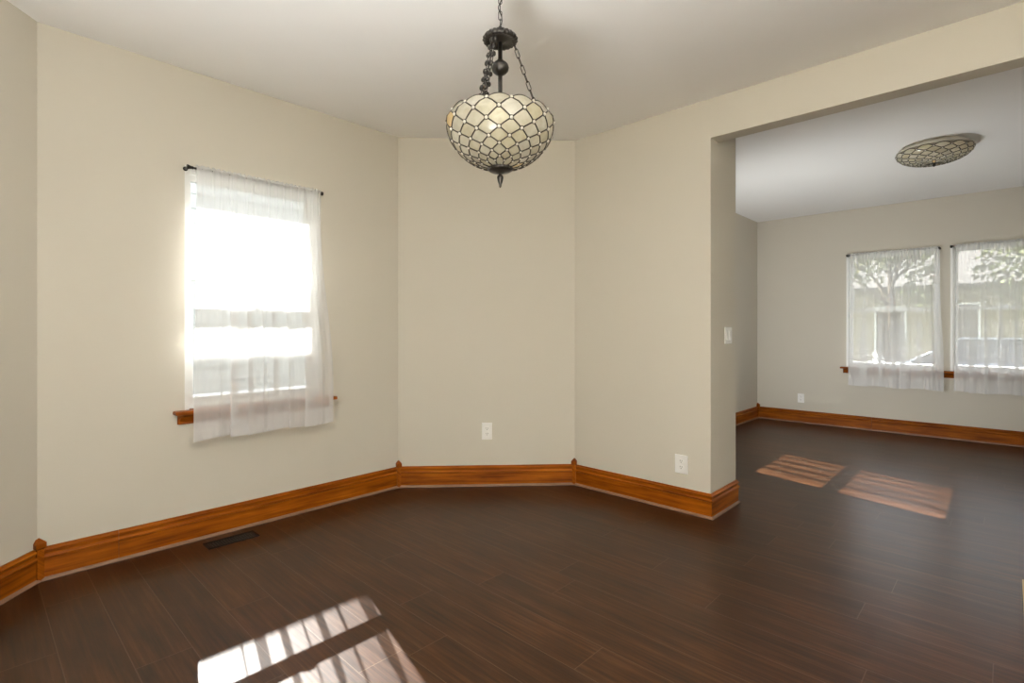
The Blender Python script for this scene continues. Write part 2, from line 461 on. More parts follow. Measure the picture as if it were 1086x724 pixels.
# ------------------------------------------------------------------ windows
Z3 = Vector((0, 0, 1))
def window(k, P, d, n_out, s0, s1, z0, z1, label, zb=.79):
    """double hung window set in the reveal; frame coordinates: along, outward, up"""
    o = v3(P); ax = v3(d); ay = v3(n_out)
    root = struct(thing('window_%d' % k, v3(P + d*((s0+s1)/2), z0), label, 'window'), label, 'window')
    mb = MB(); B = lambda *a, b=0.0, mb=None: mb.frame_box(o, ax, ay, Z3, *a, bev=b)
    g = .0; t = .022
    B(s0, s0+t, .0, .18, z0, z1, mb=mb); B(s1-t, s1, .0, .18, z0, z1, mb=mb)
    B(s0, s1, .0, .18, z1-t, z1, mb=mb); B(s0, s1, .045, .10, z0, z0+t, mb=mb); B(s0, s1, .092, .26, z0, z0+.066, mb=mb)
    for a, b in ((s0+t, s0+t+.012), (s1-t-.012, s1-t)): B(a, b, .045, .058, z0, z1-t, mb=mb); B(a, b, .098, .106, z0, z1-t, mb=mb)
    B(s0+t, s1-t, .045, .058, z1-t-.012, z1-t, mb=mb)
    mb.build('window_frame', M['white'], root)
    zm = 1.395; r = .036; a0, a1 = s0+t, s1-t
    def sash(nm, y0, y1, za, zb_, rb, rt):
        f = MB()
        B(a0, a0+r, y0, y1, za, zb_, mb=f); B(a1-r, a1, y0, y1, za, zb_, mb=f)
        B(a0+r, a1-r, y0, y1, za, za+rb, mb=f); B(a0+r, a1-r, y0, y1, zb_-rt, zb_, mb=f)
        ob = f.build(nm, M['white'], root)
        gp = MB(); yc = (y0+y1)/2
        B(a0+r-.004, a1-r+.004, yc-.002, yc+.002, za+rb-.004, zb_-rt+.004, mb=gp)
        gp.build('glass_pane', M['glass'], ob)
        return ob
    sash('upper_sash', .107, .135, zm-.018, z1-t, .036, .036)
    lo = sash('lower_sash', .060, .088, z0+t, zm+.018, zb-(z0+t), .036)
    lk = MB(); c = (s0+s1)/2
    B(c-.025, c+.025, .058, .088, zm+.018, zm+.026, b=.002, mb=lk); B(c-.012, c+.02, .064, .076, zm+.026, zm+.038, b=.003, mb=lk)
    lk.build('sash_lock', M['white'], lo)
    return root
nA_out = left_of(dA); nE_out = V2(0, 1); nF_out = V2(-1, 0)
window(1, AD, dA, nA_out, *WA, 'bright sunlit window with white frame on the left wall', .785)
window(2, V2(0, V_E), dC, nE_out, *EW[0], 'left of the two white framed windows in the far room', .772)
window(3, V2(0, V_E), dC, nE_out, *EW[1], 'right of the two white framed windows in the far room', .772)
window(4, V2(U_F, 0), V2(0, 1), nF_out, *FW, 'window on the far room side wall, its light striping the far floor', .86)

def sill(k, P, d, n_out, s0, s1, zt, label, reach):
    o = v3(P); ax = v3(d); ay = v3(-n_out); mb = MB()
    mb.frame_box(o, ax, ay, Z3, s0, s1, 0, .062, zt-.020, zt, bev=.005)
    for a, b in reach:                                # tongue of the stool inside each reveal
        mb.frame_box(o, ax, ay, Z3, a, b, -.045, .004, zt-.020, zt)
    pr = [(.0, zt-.075), (.012, zt-.075), (.013, zt-.062), (.019, zt-.050), (.024, zt-.038), (.036, zt-.028), (.046, zt-.021), (.046, zt-.02), (0, zt-.02)]
    q0, q1 = P + d*(s0+.022), P + d*(s1-.022)
    sweep(mb, pr, q0, q1, -n_out, .55, .55)
    return struct(mb.build('trim_%d' % k, M['wood']), label, 'window sill')
sill(5, AD, dA, nA_out, .543, 1.472, .727, 'stained wood sill under the bright left window', [(WA[0]+.0005, WA[1]-.0005)])
sill(6, V2(0, V_E), dC, nE_out, .92, 2.86, .727, 'long stained wood sill under both far windows', [(EW[0][0]+.0005, EW[0][1]-.0005), (EW[1][0]+.0005, EW[1][1]-.0005)])
sill(7, V2(U_F, 0), V2(0, 1), nF_out, 1.43, 2.49, .727, 'stained wood sill on the far room side wall left of the corner', [(FW[0]+.0005, FW[1]-.0005)])

# ------------------------------------------------------------------ curtains and rods
def smooth(a, b, x):
    t = max(0, min(1, (x-a)/(b-a))); return t*t*(3-2*t)
def curtain(P, d, n_out, top, bot, zt, zb, pleats, seed, label, hem_h=.10, group='sheer window curtains', nx=340, cloth='sheer', drop=1.1):
    rnd = random.Random(seed)
    ph = [rnd.uniform(0, 6.28) for _ in range(8)]
    n = -n_out
    c = P + d*((top[0]+top[1])/2)
    root = thing('sheer_curtain', v3(c, zb), label, 'curtain', group)
    rows = []
    zz = [zb, zb+.02, zb+.05, zb+.08, zb+hem_h]
    z = zb+hem_h
    while z < zt-.02: z += .024; zz.append(min(z, zt-.02))
    rows = [(q, 0) for q in zz] + [(zt-.010, .0), (zt+.004, .0), (zt+.016, .0), (zt+.022, -.012), (zt+.020, -.018), (zt+.006, -.023), (zt-.010, -.023), (zt-.022, -.021)]
    def pos(t, z, dz):
        k = smooth(zt, zb+.25, z)                     # 0 at the rod, 1 low down
        f = smooth(zt-.02, zt-drop, z)                 # how far the pleats have opened
        s0 = top[0]+(bot[0]-top[0])*k**1.6; s1 = top[1]+(bot[1]-top[1])*k**1.6
        w = s1-s0; s = s0 + w*t; dd = 0.0
        for (pc, pw, st) in pleats:
            x = (t-pc)/pw
            if -1 < x < 1:
                e = math.cos(PI*x/2)**.5 if abs(x) > .6 else 1.0
                s -= st*f*pw*w*.92*math.sin(PI*x)
                dd += f*.011*math.sin(PI*x) + f*.006*math.cos(PI*x/2)
        dd += (.006*math.sin(2*PI*3*t+ph[0]) + .004*math.sin(2*PI*5.3*t+ph[1]))*k
        gth = math.exp(-(zt-z)/.16) if z < zt else 1.0
        dd += gth*(.0028*math.sin(2*PI*31*t+ph[2]) + .002*math.sin(2*PI*47*t+ph[3])) + .0016*math.sin(2*PI*23*t+ph[4])*(1-gth)*(1-.6*k)
        s += gth*.004*math.sin(2*PI*38*t+ph[5])
        base = .062 + .028*smooth(zt-.15, 1.05, z) + dz
        zo = gth*.004*math.sin(2*PI*26*t+ph[6]) if z > zt else 0
        lowz = .006*math.sin(2*PI*2.3*t+ph[7])*smooth(zb+.2, zb, z)
        q = P + d*s + n*(base+dd)
        return Vector((q.x, q.y, z+zo+lowz))
    def sheet(name, rws, mat, extra, par):
        mb = MB(); vs = []; fs = []; uvs = []
        for (z, dz) in rws:
            for i in range(nx+1): vs.append(pos(i/nx, z, dz+extra))
        W = nx+1
        for j in range(len(rws)-1):
            for i in range(nx):
                fs.append([j*W+i, j*W+i+1, (j+1)*W+i+1, (j+1)*W+i])
                uvs.append([(i/nx, rws[j][0]), ((i+1)/nx, rws[j][0]), ((i+1)/nx, rws[j+1][0]), (i/nx, rws[j+1][0])])
        mb.add(vs, fs, uvs, True)
        return mb.build(name, mat, par)
    sheet('panel', rows, M[cloth], 0, root)
    h = sheet('hem', [(q, 0) for q in zz[:5]], M['hem'], -.0022, root)
    h['label'] = 'doubled bottom hem'
    return root
def rod(P, d, n_out, s0, s1, z, label):
    n = -n_out; root = thing('curtain_rod', v3(P + d*s0, z), label, 'curtain rod', 'dark curtain rods')
    a, b = P + d*(s0+.004) + n*.052, P + d*(s1-.004) + n*.052
    mb = MB(); mb.tube([v3(a, z), v3(b, z)], .0062, 12); mb.build('rod', M['bronze'], root)
    for s, sg in ((s0, 1), (s1, -1)):
        e = MB(); ax = v3(d)*sg
        e.lathe([(.0125, 0), (.0135, .003), (.0120, .009), (.0090, .018), (.0080, .026), (.0088, .030), (.0066, .032)], v3(P + d*s + n*.052, z), 18, ax)
        q = v3(P + d*(s+.006*sg) + n*.052, z); w = v3(P + d*(s+.006*sg) + n*.001, z)
        e.tube([q, w], [.005, .006], 10)
        e.lathe([(.012, 0), (.012, .003), (.008, .006)], w, 18, v3(n))
        e.build('end_bracket', M['bronze'], root)
    return root
curtain(AD, dA, nA_out, (.640, 1.352), (.618, 1.425), 2.050, .566,
        [(.175, .022, .9), (.255, .065, 1), (.36, .045, 1), (.46, .024, .9), (.545, .05, 1), (.645, .035, .9), (.80, .075, 1), (.905, .025, .9)], 3,
        'white sheer curtain over the bright sunlit window on the left wall', drop=.75)
rod(AD, dA, nA_out, .597, 1.372, 2.052, 'dark curtain rod above the bright window on the left wall')
curtain(V2(0, V_E), dC, nE_out, (1.03, 1.845), (1.012, 1.882), 2.046, .518,
        [(.17, .10, 1), (.36, .045, 1), (.50, .03, 1), (.60, .07, 1), (.76, .05, 1), (.9, .02, .9)], 11,
        'white sheer curtain on the left one of the two far room windows', cloth='voile')
rod(V2(0, V_E), dC, nE_out, .985, 1.850, 2.048, 'dark curtain rod above the left far room window')
curtain(V2(0, V_E), dC, nE_out, (1.975, 2.80), (1.965, 2.83), 2.050, .518,
        [(.16, .05, 1), (.29, .045, 1), (.42, .06, 1), (.55, .04, 1), (.70, .06, 1), (.86, .05, 1)], 19,
        'white sheer curtain on the right one of the two far room windows', cloth='voile')
rod(V2(0, V_E), dC, nE_out, 1.932, 2.84, 2.054, 'dark curtain rod above the right far room window')
curtain(V2(U_F, 0), V2(0, 1), nF_out, (1.60, 2.39), (1.60, 2.42), 2.050, .56,
        [(.13, .10, 1), (.345, .10, 1), (.56, .10, 1), (.775, .10, 1)], 27,
        'white sheer curtain on the far room side wall, left of the far corner', drop=.3, cloth='thin')
rod(V2(U_F, 0), V2(0, 1), nF_out, 1.47, 2.45, 2.052, 'dark curtain rod on the far room side wall, left of the far corner')

# ------------------------------------------------------------------ outlets, switch, floor register
def outlet(P, d, n_in, s, z, w, h, label):
    o = v3(P + d*s, z); ax, ay = v3(d), v3(n_in)
    root = thing('wall_outlet', o, label, 'outlet', 'white wall outlets')
    B = lambda mb, *a, b=0.0: mb.frame_box(o, ax, ay, Z3, *a, bev=b)
    p = MB(); B(p, -w/2, w/2, 0, .006, -h/2, h/2, b=.0025); p.build('cover_plate', M['plate'], root)
    for zc in (.0195, -.0195):
        r = MB(); pts = []
        for k in range(24):
            a = 2*PI*k/24; x = .0172*math.cos(a); zz = max(-.0135, min(.0135, .0172*math.sin(a)))
            pts.append((x, zz))
        vs = [o + ax*x + ay*y + Z3*(zc+q) for y in (.005, .0085) for x, q in pts]
        fs = [[k, (k+1) % 24, 24+(k+1) % 24, 24+k] for k in range(24)] + [list(range(24, 48))]
        r.add(vs, fs); rc = r.build('receptacle', M['plate'], root)
        sl = MB(); B(sl, -.0075, -.0052, .0082, .0089, zc-.001, zc+.0085); B(sl, .0052, .0075, .0082, .0089, zc, zc+.0075)
        B(sl, -.0022, .0022, .0082, .0089, zc-.0095, zc-.005, b=.0003)
        sl.build('plug_slot_set', M['slot'], rc)
    s_ = MB(); s_.lathe([(.003, .0055), (.003, .0068), (.0015, .0072)], o, 12, ay); s_.build('screw', M['plate'], root)
    return root
outlet(BC, -dB, -left_of(dB), .664, .408, .076, .126, 'white wall outlet on the angled wall below the hanging lamp')
outlet(V2(0, 0), dC, V2(0, -1), .854, .303, .088, .120, 'white wall outlet beside the opening to the next room')
outlet(V2(0, V_E), dC, V2(0, -1), .485, .307, .074, .114, 'small white wall outlet left of the far room windows')
o = v3(V2(SJ, .274), 1.131)
root = thing('light_switch', o, 'white light switch plate on the end of the wall at the opening', 'light switch')
ax, ay = Vector((0, 1, 0)), Vector((1, 0, 0))
mb = MB(); mb.frame_box(o, ax, ay, Z3, -.058, .058, 0, .006, -.0555, .0555, bev=.0025); mb.build('cover_plate', M['plate'], root)
for c in (-.023, .023):
    mb = MB()
    mb.frame_box(o, ax, ay, Z3, c-.0175, c+.0175, .004, .0075, -.0345, .0345, bev=.0008); r_ = mb.build('rocker_frame', M['plate'], root)
    mb = MB(); vs = [o + ax*(c+x) + ay*y + Z3*z for (y, z) in ((.007, -.032), (.0125, -.030), (.0085, 0), (.0085, .031), (.007, .032)) for x in (-.0155, .0155)]
    mb.add(vs, [[0,1,3,2], [2,3,5,4], [4,5,7,6], [6,7,9,8], [0,2,4,6,8], [9,7,5,3,1]]); mb.build('rocker', M['plate'], r_)

# floor register near the left wall
nA_in = -nA_out
base = AD + dA*.79 + nA_in*.152
root = thing('floor_vent', v3(base), 'dark brown metal floor vent beside the baseboard under the left window', 'vent')
o, ax, ay = v3(base), v3(dA), v3(nA_in)
mb = MB()
hx, hy, wd = .130, .052, .014
for a in ((-hx, hx, -hy, -hy+wd), (-hx, hx, hy-wd, hy), (-hx, -hx+wd, -hy+wd, hy-wd), (hx-wd, hx, -hy+wd, hy-wd)):
    mb.frame_box(o, ax, ay, Z3, *a, 0, .005, bev=.001)
mb.build('frame', M['vent'], root)
mb = MB(); mb.frame_box(o, ax, ay, Z3, -hx+wd, hx-wd, -hy+wd, hy-wd, 0, .0008); mb.build('opening', M['slot'], root)
for k in range(17):
    x = -hx+wd + (k+.5)*(2*(hx-wd))/17
    mb = MB(); mb.frame_box(o, ax, ay, Z3, x-.0028, x+.0028, -hy+wd, hy-wd, .001, .0042); mb.build('louver', M['vent'], root)

# thin tan board at the right edge of the picture
mb = MB(); mb.box(2.425, 2.62, -.55, .205, 0, .009, bev=.002)
tag(mb.build('floor_board', M['tan']), 'thin tan wooden board on the floor at the right picture edge', 'board')

# ------------------------------------------------------------------ stained glass lamps
CREAMS = [(.50,.475,.385), (.53,.505,.42), (.48,.45,.355), (.53,.51,.435), (.50,.475,.38), (.56,.54,.475), (.50,.465,.35)]
AMBER = [(.66,.50,.27), (.70,.58,.36)]
def stained_shade(c, surf, rows, apex, t_end, Nn, parent, name, seed, rt=.0022, rb=.0058, bright=1.0):
    """surf(t, a) -> point; lattice of nodes at rows; scalloped top cells, long petals at the end"""
    rnd = random.Random(seed)
    step = 2*PI/Nn
    def P(i, k): return surf(rows[i], (k + (.5 if i % 2 else 0))*step)
    def nd(i, k): return (rows[i], (k + (.5 if i % 2 else 0))*step)
    glass, came = MB(), MB()
    def interp(A, B, f): return (A[0]+(B[0]-A[0])*f, A[1]+(B[1]-A[1])*f)
    def tint():
        r = rnd.random()
        cc = rnd.choice(AMBER) if r < .03 else rnd.choice(CREAMS)
        j = rnd.uniform(.92, 1.06)*bright; return tuple(x*j for x in cc)
    def piece(loop, thick=.0018):
        col = tint()
        t_c = sum(q[0] for q in loop)/len(loop); a_c = sum(q[1] for q in loop)/len(loop)
        m_ = len(loop); vs = [surf(*q) for q in loop]
        mid = [surf(*interp(q, (t_c, a_c), .5)) for q in loop]; cc = surf(t_c, a_c)
        fs = [[k, (k+1) % m_, m_+(k+1) % m_, m_+k] for k in range(m_)] + [[m_+k, m_+(k+1) % m_, 2*m_] for k in range(m_)]
        glass.add(vs+mid+[cc], fs, None, True, col)
    def edge(A, B, n=4):
        came.tube([surf(*interp(A, B, j/n)) for j in range(n+1)], rt, 6)
    nr = len(rows)
    for i in range(nr):
        for k in range(Nn):
            # lattice edges down to the next row
            if i < nr-1:
                kk = (k, k-1) if i % 2 == 0 else (k, k+1)
                for q in kk: edge(nd(i, k), nd(i+1, q))
            # bead with its dark ring
            p = surf(*nd(i, k)); sc = max(.45, min(1, 1.15 - .06*i))
            glass.sphere(p, rb*sc, 8, 6, col=(.78,.76,.70))
            nrm = (surf(nd(i,k)[0]+.01, nd(i,k)[1]) - p).cross(surf(nd(i,k)[0], nd(i,k)[1]+.01) - p).normalized()
            q0 = nrm.orthogonal().normalized(); q1 = nrm.cross(q0)
            came.tube([p + (q0*math.cos(2*PI*j/12) + q1*math.sin(2*PI*j/12))*rb*sc*1.05 for j in range(12)], rt*.75, 5, closed=True)
            # diamond cell between rows i and i+2
            if i < nr-2:
                T_ = nd(i, k); Bm = nd(i+2, k if i % 2 == 0 else k)
                if i % 2 == 0: Lf, Rt = nd(i+1, k-1), nd(i+1, k)
                else: Lf, Rt = nd(i+1, k), nd(i+1, k+1)
                Bm = (rows[i+2], T_[1])
                loop = []
                for A_, B_ in ((T_, Rt), (Rt, Bm), (Bm, Lf), (Lf, T_)):
                    loop += [interp(A_, B_, .02), interp(A_, B_, .5)]
                piece(loop)
    # scalloped top row: node of row 1 below, nodes of row 0 either side, round top
    for k in range(Nn):
        Lf, Rt = nd(0, k), nd(0, k+1); Bm = (rows[1], (k+.5)*step)
        arc = [(rows[0] + (apex-rows[0])*math.sin(PI*j/10)**.8, Lf[1] + (Rt[1]-Lf[1])*j/10) for j in range(11)]
        piece(arc + [interp(Rt, Bm, .5), Bm, interp(Bm, Lf, .5)])
        came.tube([surf(*q) for q in arc], rt*.8, 6)
    # petals to the bottom cap
    i = nr-1
    for k in range(Nn):
        A_ = nd(i, k); Bq = nd(i, k+1); up = (rows[i-1], (A_[1]+Bq[1])/2)
        piece([A_, up, Bq, (t_end, Bq[1]), (t_end, A_[1])])
        edge(A_, (t_end, A_[1]))
    g_ = glass.build(name, M['opal'], parent)
    c_ = came.build('lead_lattice', M['came'], g_); c_['label'] = 'dark metal lattice between the glass pieces'
    return g_

def chain(mb, A, B, n, wid=.0062, wire=.0017, twist=0.0):
    A, B = Vector(A), Vector(B); d = (B-A); L = d.length/n; d.normalize()
    u = d.orthogonal().normalized(); w = d.cross(u)
    for i in range(n):
        c = A + d*L*(i+.5); uu = (u if i % 2 else w); hl = L*.5 + wire*1.1 - wid
        uu = uu*math.cos(twist) + d.cross(uu)*math.sin(twist)
        pts = []
        for j in range(7): a = -PI/2 + PI*j/6; pts.append(c + d*(hl + wid*math.cos(a)) + uu*wid*math.sin(a))
        for j in range(7): a = PI/2 + PI*j/6; pts.append(c + d*(-hl + wid*math.cos(a)) + uu*wid*math.sin(a))
        mb.tube(pts, wire, 6, closed=True)

pc = cam2house(-.0458, 2.02)
ZR = 1.9715
root = thing('pendant_lamp', Vector((pc.x, pc.y, H)), 'stained glass bowl pendant lamp hanging on chains from the ceiling', 'pendant lamp')
C0 = Vector((pc.x, pc.y, 0)); CU = C0 + Z3*.022; CL = C0 + Z3*.012; toff = math.radians(133.62+180+360/28)
def bowl(t, a):
    t = math.radians(t)
    if t >= 0: r = .209*math.cos(t); z = ZR - .181*math.sin(t)
    else: q = -math.degrees(t)/5; r = .209 - .013*q**.8; z = ZR + .0150*q**1.15
    return C0 + Vector((r*math.cos(a+toff), r*math.sin(a+toff), z))
stained_shade(C0, bowl, [-5, 6.5, 18.5, 28, 37, 45.5, 54, 62, 68.5], -9.5, 77, 14, root, 'bowl_shade', 5, .0027, .0068, .93)
mb = MB(); mb.lathe([(.003, 2.598), (.062, 2.5995), (.064, 2.592), (.058, 2.584), (.035, 2.572), (.014, 2.566), (.008, 2.556)], C0, 40); mb.build('ceiling_canopy', M['bronze'], root)
mb = MB(); chain(mb, C0 + Z3*2.556, CU + Z3*2.318, 7); 
mb.build('hanging_chain', M['bronze'], root)
mb = MB()
mb.tube([C0 + Vector((.007*math.cos(9*i/24*2), .007*math.sin(9*i/24*2), 2.57 - .27*i/24)) for i in range(25)], .0022, 6)
mb.build('power_cord', M['bronze'], root)
mb = MB(); mb.lathe([(.004, 2.324), (.007, 2.318), (.008, 2.304), (.020, 2.300), (.040, 2.295), (.058, 2.286), (.0665, 2.274), (.067, 2.268), (.062, 2.262), (.052, 2.266), (.030, 2.270), (.018, 2.264), (.010, 2.258)], CU, 84, ripple=.035, ripple_n=21)
mb.build('top_cap', M['bronze'], root)
mb = MB(); mb.tube([CU + Z3*2.262, C0 + Z3*1.81], .0085, 14); mb.build('center_stem', M['bronze'], root)
mb = MB(); mb.lathe([(.009, 2.193), (.013, 2.190), (.014, 2.186), (.024, 2.181), (.031, 2.173), (.034, 2.162), (.031, 2.150), (.022, 2.140), (.013, 2.135), (.009, 2.131)], CU, 28); mb.build('stem_ball', M['bronze'], root)
rgt = math.radians(43.62)
for k in range(3):
    a = rgt + k*2*PI/3 + math.radians(4)
    dv = Vector((math.cos(a), math.sin(a), 0))
    mb = MB(); A_ = CU + dv*.050 + Z3*2.266; B_ = C0 + dv*.172 + Z3*1.945
    chain(mb, A_, B_, 11, twist=.5)
    if k:                                             # cast leaves strung on the two left chains
        for j in range(9):
            p = A_.lerp(B_, (j+.6)/9.6)
            for s in (-1, 1):
                q = p + dv.cross(Z3)*s*.008
                mb.sphere(q, .0095, 7, 5, (1, .7, 1.1))
    mb.build('support_chain', M['bronze'], root)
mb = MB(); mb.lathe([(.010, 1.800), (.030, 1.793), (.046, 1.786), (.0485, 1.780), (.046, 1.774), (.036, 1.768), (.020, 1.765), (.010, 1.761)], CL, 72, ripple=.03, ripple_n=24); mb.build('bottom_cap', M['bronze'], root)
mb = MB(); mb.lathe([(.010, 1.762), (.0065, 1.757), (.0065, 1.752), (.0115, 1.748), (.0125, 1.742), (.011, 1.734), (.0085, 1.724), (.0055, 1.716), (.0045, 1.712), (.005, 1.709), (.0035, 1.705), (.001, 1.702)], CL + Z3*.004, 24); mb.build('finial', M['bronze'], root)

fc = cam2house(3.28, 4.046)
root = thing('ceiling_lamp', Vector((fc.x, fc.y, H)), 'shallow stained glass dome lamp flush on the far room ceiling', 'ceiling lamp')
C1 = Vector((fc.x, fc.y, 0))
def dome(t, a):
    t = math.radians(t)
    r = .242*math.cos(t)**.9; z = 2.560 - .100*math.sin(t)**1.0
    return C1 + Vector((r*math.cos(a+.3), r*math.sin(a+.3), z))
stained_shade(C1, dome, [14, 26, 37, 47, 56, 63.5, 70, 75.5], 3, 85, 14, root, 'dome_shade', 9, .0030, .0064, 1.5)
mb = MB(); mb.lathe([(.200, 2.5995), (.206, 2.590), (.230, 2.573), (.2405, 2.566), (.2415, 2.561), (.238, 2.558), (.233, 2.560)], C1, 64); mb.build('base_pan', M['pan'], root)
mb = MB(); mb.lathe([(.004, 2.475), (.022, 2.466), (.024, 2.460), (.015, 2.455), (.008, 2.452), (.010, 2.446), (.006, 2.438), (.001, 2.434)], C1, 24); mb.build('finial', M['bronze'], root)

# ------------------------------------------------------------------ outdoors
GZ = -.45
mb = MB(); mb.box(-60, 60, -60, 60, GZ-.3, GZ)
struct(mb.build('ground', M['grass']), 'green lawn outside the windows', 'ground')
mb = MB(); mb.box(-50, 50, V_E+6.0, V_E+14.0, GZ, GZ+.02)
struct(mb.build('road', M['asphalt']), 'grey street beyond the far windows', 'road')
mb = MB(); mb.box(-50, 50, V_E+3.4, V_E+4.8, GZ, GZ+.03)
struct(mb.build('path', M['concrete']), 'pale sidewalk beyond the far windows', 'path')

def house(name, x0, x1, y0, y1, ze, zr, ridge_axis, wall_m, label, wins=()):
    """gabled house: walls, roof, door and windows as parts"""
    root = thing(name, Vector(((x0+x1)/2, (y0+y1)/2, GZ)), label, 'house')
    w = MB(); w.box(x0, x1, y0, y1, GZ, ze)
    if ridge_axis == 'x': ym = (y0+y1)/2; tri = [(x0, y0, ze), (x0, y1, ze), (x0, ym, zr), (x1, y0, ze), (x1, y1, ze), (x1, ym, zr)]
    else: xm = (x0+x1)/2; tri = [(x0, y0, ze), (x1, y0, ze), (xm, y0, zr), (x0, y1, ze), (x1, y1, ze), (xm, y1, zr)]
    w.add(tri, [[0,1,2], [5,4,3], [0,2,5,3], [1,4,5,2], [0,3,4,1]])
    k = 0
    z = GZ + .25
    while z < ze - .1:                                 # lap siding ledges
        w.box(x0-.012, x1+.012, y0-.012, y1+.012, z, z+.02); z += .18
    w.build('wall_shell', wall_m, root)
    r = MB(); e = .35; th = .12
    def slab(a, b, c, d_):
        up = Vector((0,0,th)); q = [Vector(p) for p in (a, b, c, d_)]
        r.add(q + [p+up for p in q], [[3,2,1,0], [4,5,6,7], [0,1,5,4], [1,2,6,5], [2,3,7,6], [3,0,4,7]])
    if ridge_axis == 'x':
        sl = (zr-ze)/((y1-y0)/2); ym = (y0+y1)/2
        slab((x0-e, y0-e, ze-sl*e), (x1+e, y0-e, ze-sl*e), (x1+e, ym, zr), (x0-e, ym, zr))
        slab((x0-e, ym, zr), (x1+e, ym, zr), (x1+e, y1+e, ze-sl*e), (x0-e, y1+e, ze-sl*e))
    else:
        sl = (zr-ze)/((x1-x0)/2); xm = (x0+x1)/2
        slab((x0-e, y0-e, ze-sl*e), (xm, y0-e, zr), (xm, y1+e, zr), (x0-e, y1+e, ze-sl*e))
        slab((xm, y0-e, zr), (x1+e, y0-e, ze-sl*e), (x1+e, y1+e, ze-sl*e), (xm, y1+e, zr))
    r.build('roof', M['roof'], root)
    for (a, b, z0, z1, nm) in wins:                    # on the face at y0
        f = MB(); f.box(a-.08, b+.08, y0-.06, y0+.02, z0-.08, z1+.08); fo = f.build(nm, M['white'], root)
        g_ = MB(); g_.box(a, b, y0-.075, y0-.058, z0, z1); g_.build('window_pane' if nm == 'window' else 'door_panel', M['darkglass'] if nm == 'window' else M['bark'], fo)
    return root
# close neighbour on the left: its eave stops the low sun on the first window
house('neighbouring_house', -10.2, -4.95, -7.2, 2.6, 4.35, 5.0, 'y', M['siding'], 'white sided neighbouring house close outside the bright left window')
house('street_house', -9, 8.5, V_E+21, V_E+29, 3.2, 6.2, 'x', M['cream'], 'cream house with dark roof across the street',
      [(-7.4, -6.2, .8, 2.2, 'window'), (-4.4, -3.2, .8, 2.2, 'window'), (-1.9, -.9, -.2, 2.1, 'door'), (.4, 1.5, .8, 2.2, 'window'), (3.2, 4.4, .8, 2.2, 'window'), (6, 7.2, .8, 2.2, 'window')])

def tree(x, y, h, r, seed, label):
    rnd = random.Random(seed); root = thing('street_tree', Vector((x, y, GZ)), label, 'tree', 'trees across the street')
    tr = MB(); b = Vector((x, y, GZ))
    tr.tube([b, b + Vector((.05, .03, h*.3)), b + Vector((-.04, .1, h*.62))], [.17, .13, .06], 10)
    for k in range(6):
        a = k*1.05+seed; s = b + Vector((0, .05, h*(.32+.045*k)))
        tr.tube([s, s + Vector((math.cos(a)*r*.35, math.sin(a)*r*.35, h*.12)), s + Vector((math.cos(a)*r*.7, math.sin(a)*r*.7, h*.2))], [.06, .04, .015], 6)
    tr.build('trunk', M['bark'], root)
    cr = MB(); c = b + Vector((0, 0, h*.64))
    blobs = [(Vector((rnd.uniform(-.5,.5)*r, rnd.uniform(-.5,.5)*r, rnd.uniform(-.3,.42)*h*.6)), rnd.uniform(.35,.6)*r) for _ in range(9)]
    for _ in range(2600):
        bo, br = rnd.choice(blobs)
        v = Vector((rnd.gauss(0,1), rnd.gauss(0,1), rnd.gauss(0,1))).normalized()*br*rnd.uniform(.6, 1.05)
        p = c + bo + v; n = Vector((rnd.gauss(0,1), rnd.gauss(0,1), rnd.gauss(0,1)+.6)).normalized()
        u = n.orthogonal().normalized(); w = n.cross(u); s = rnd.uniform(.08, .16)
        cr.add([p-u*s, p+w*s*.5, p+u*s, p-w*s*.5], [[0,1,2,3]])
    cr.build('crown', M['leaf'], root)
    return root
tree(-5.2, V_E+17.5, 6.0, 2.3, 1, 'leafy green tree standing before the left half of the street house')
tree(-1.0, V_E+18.0, 7.0, 2.4, 2, 'leafy green tree standing before the dark door of the street house')
tree(3.2, V_E+18.4, 6.5, 2.4, 3, 'leafy green tree standing before the right half of the street house')

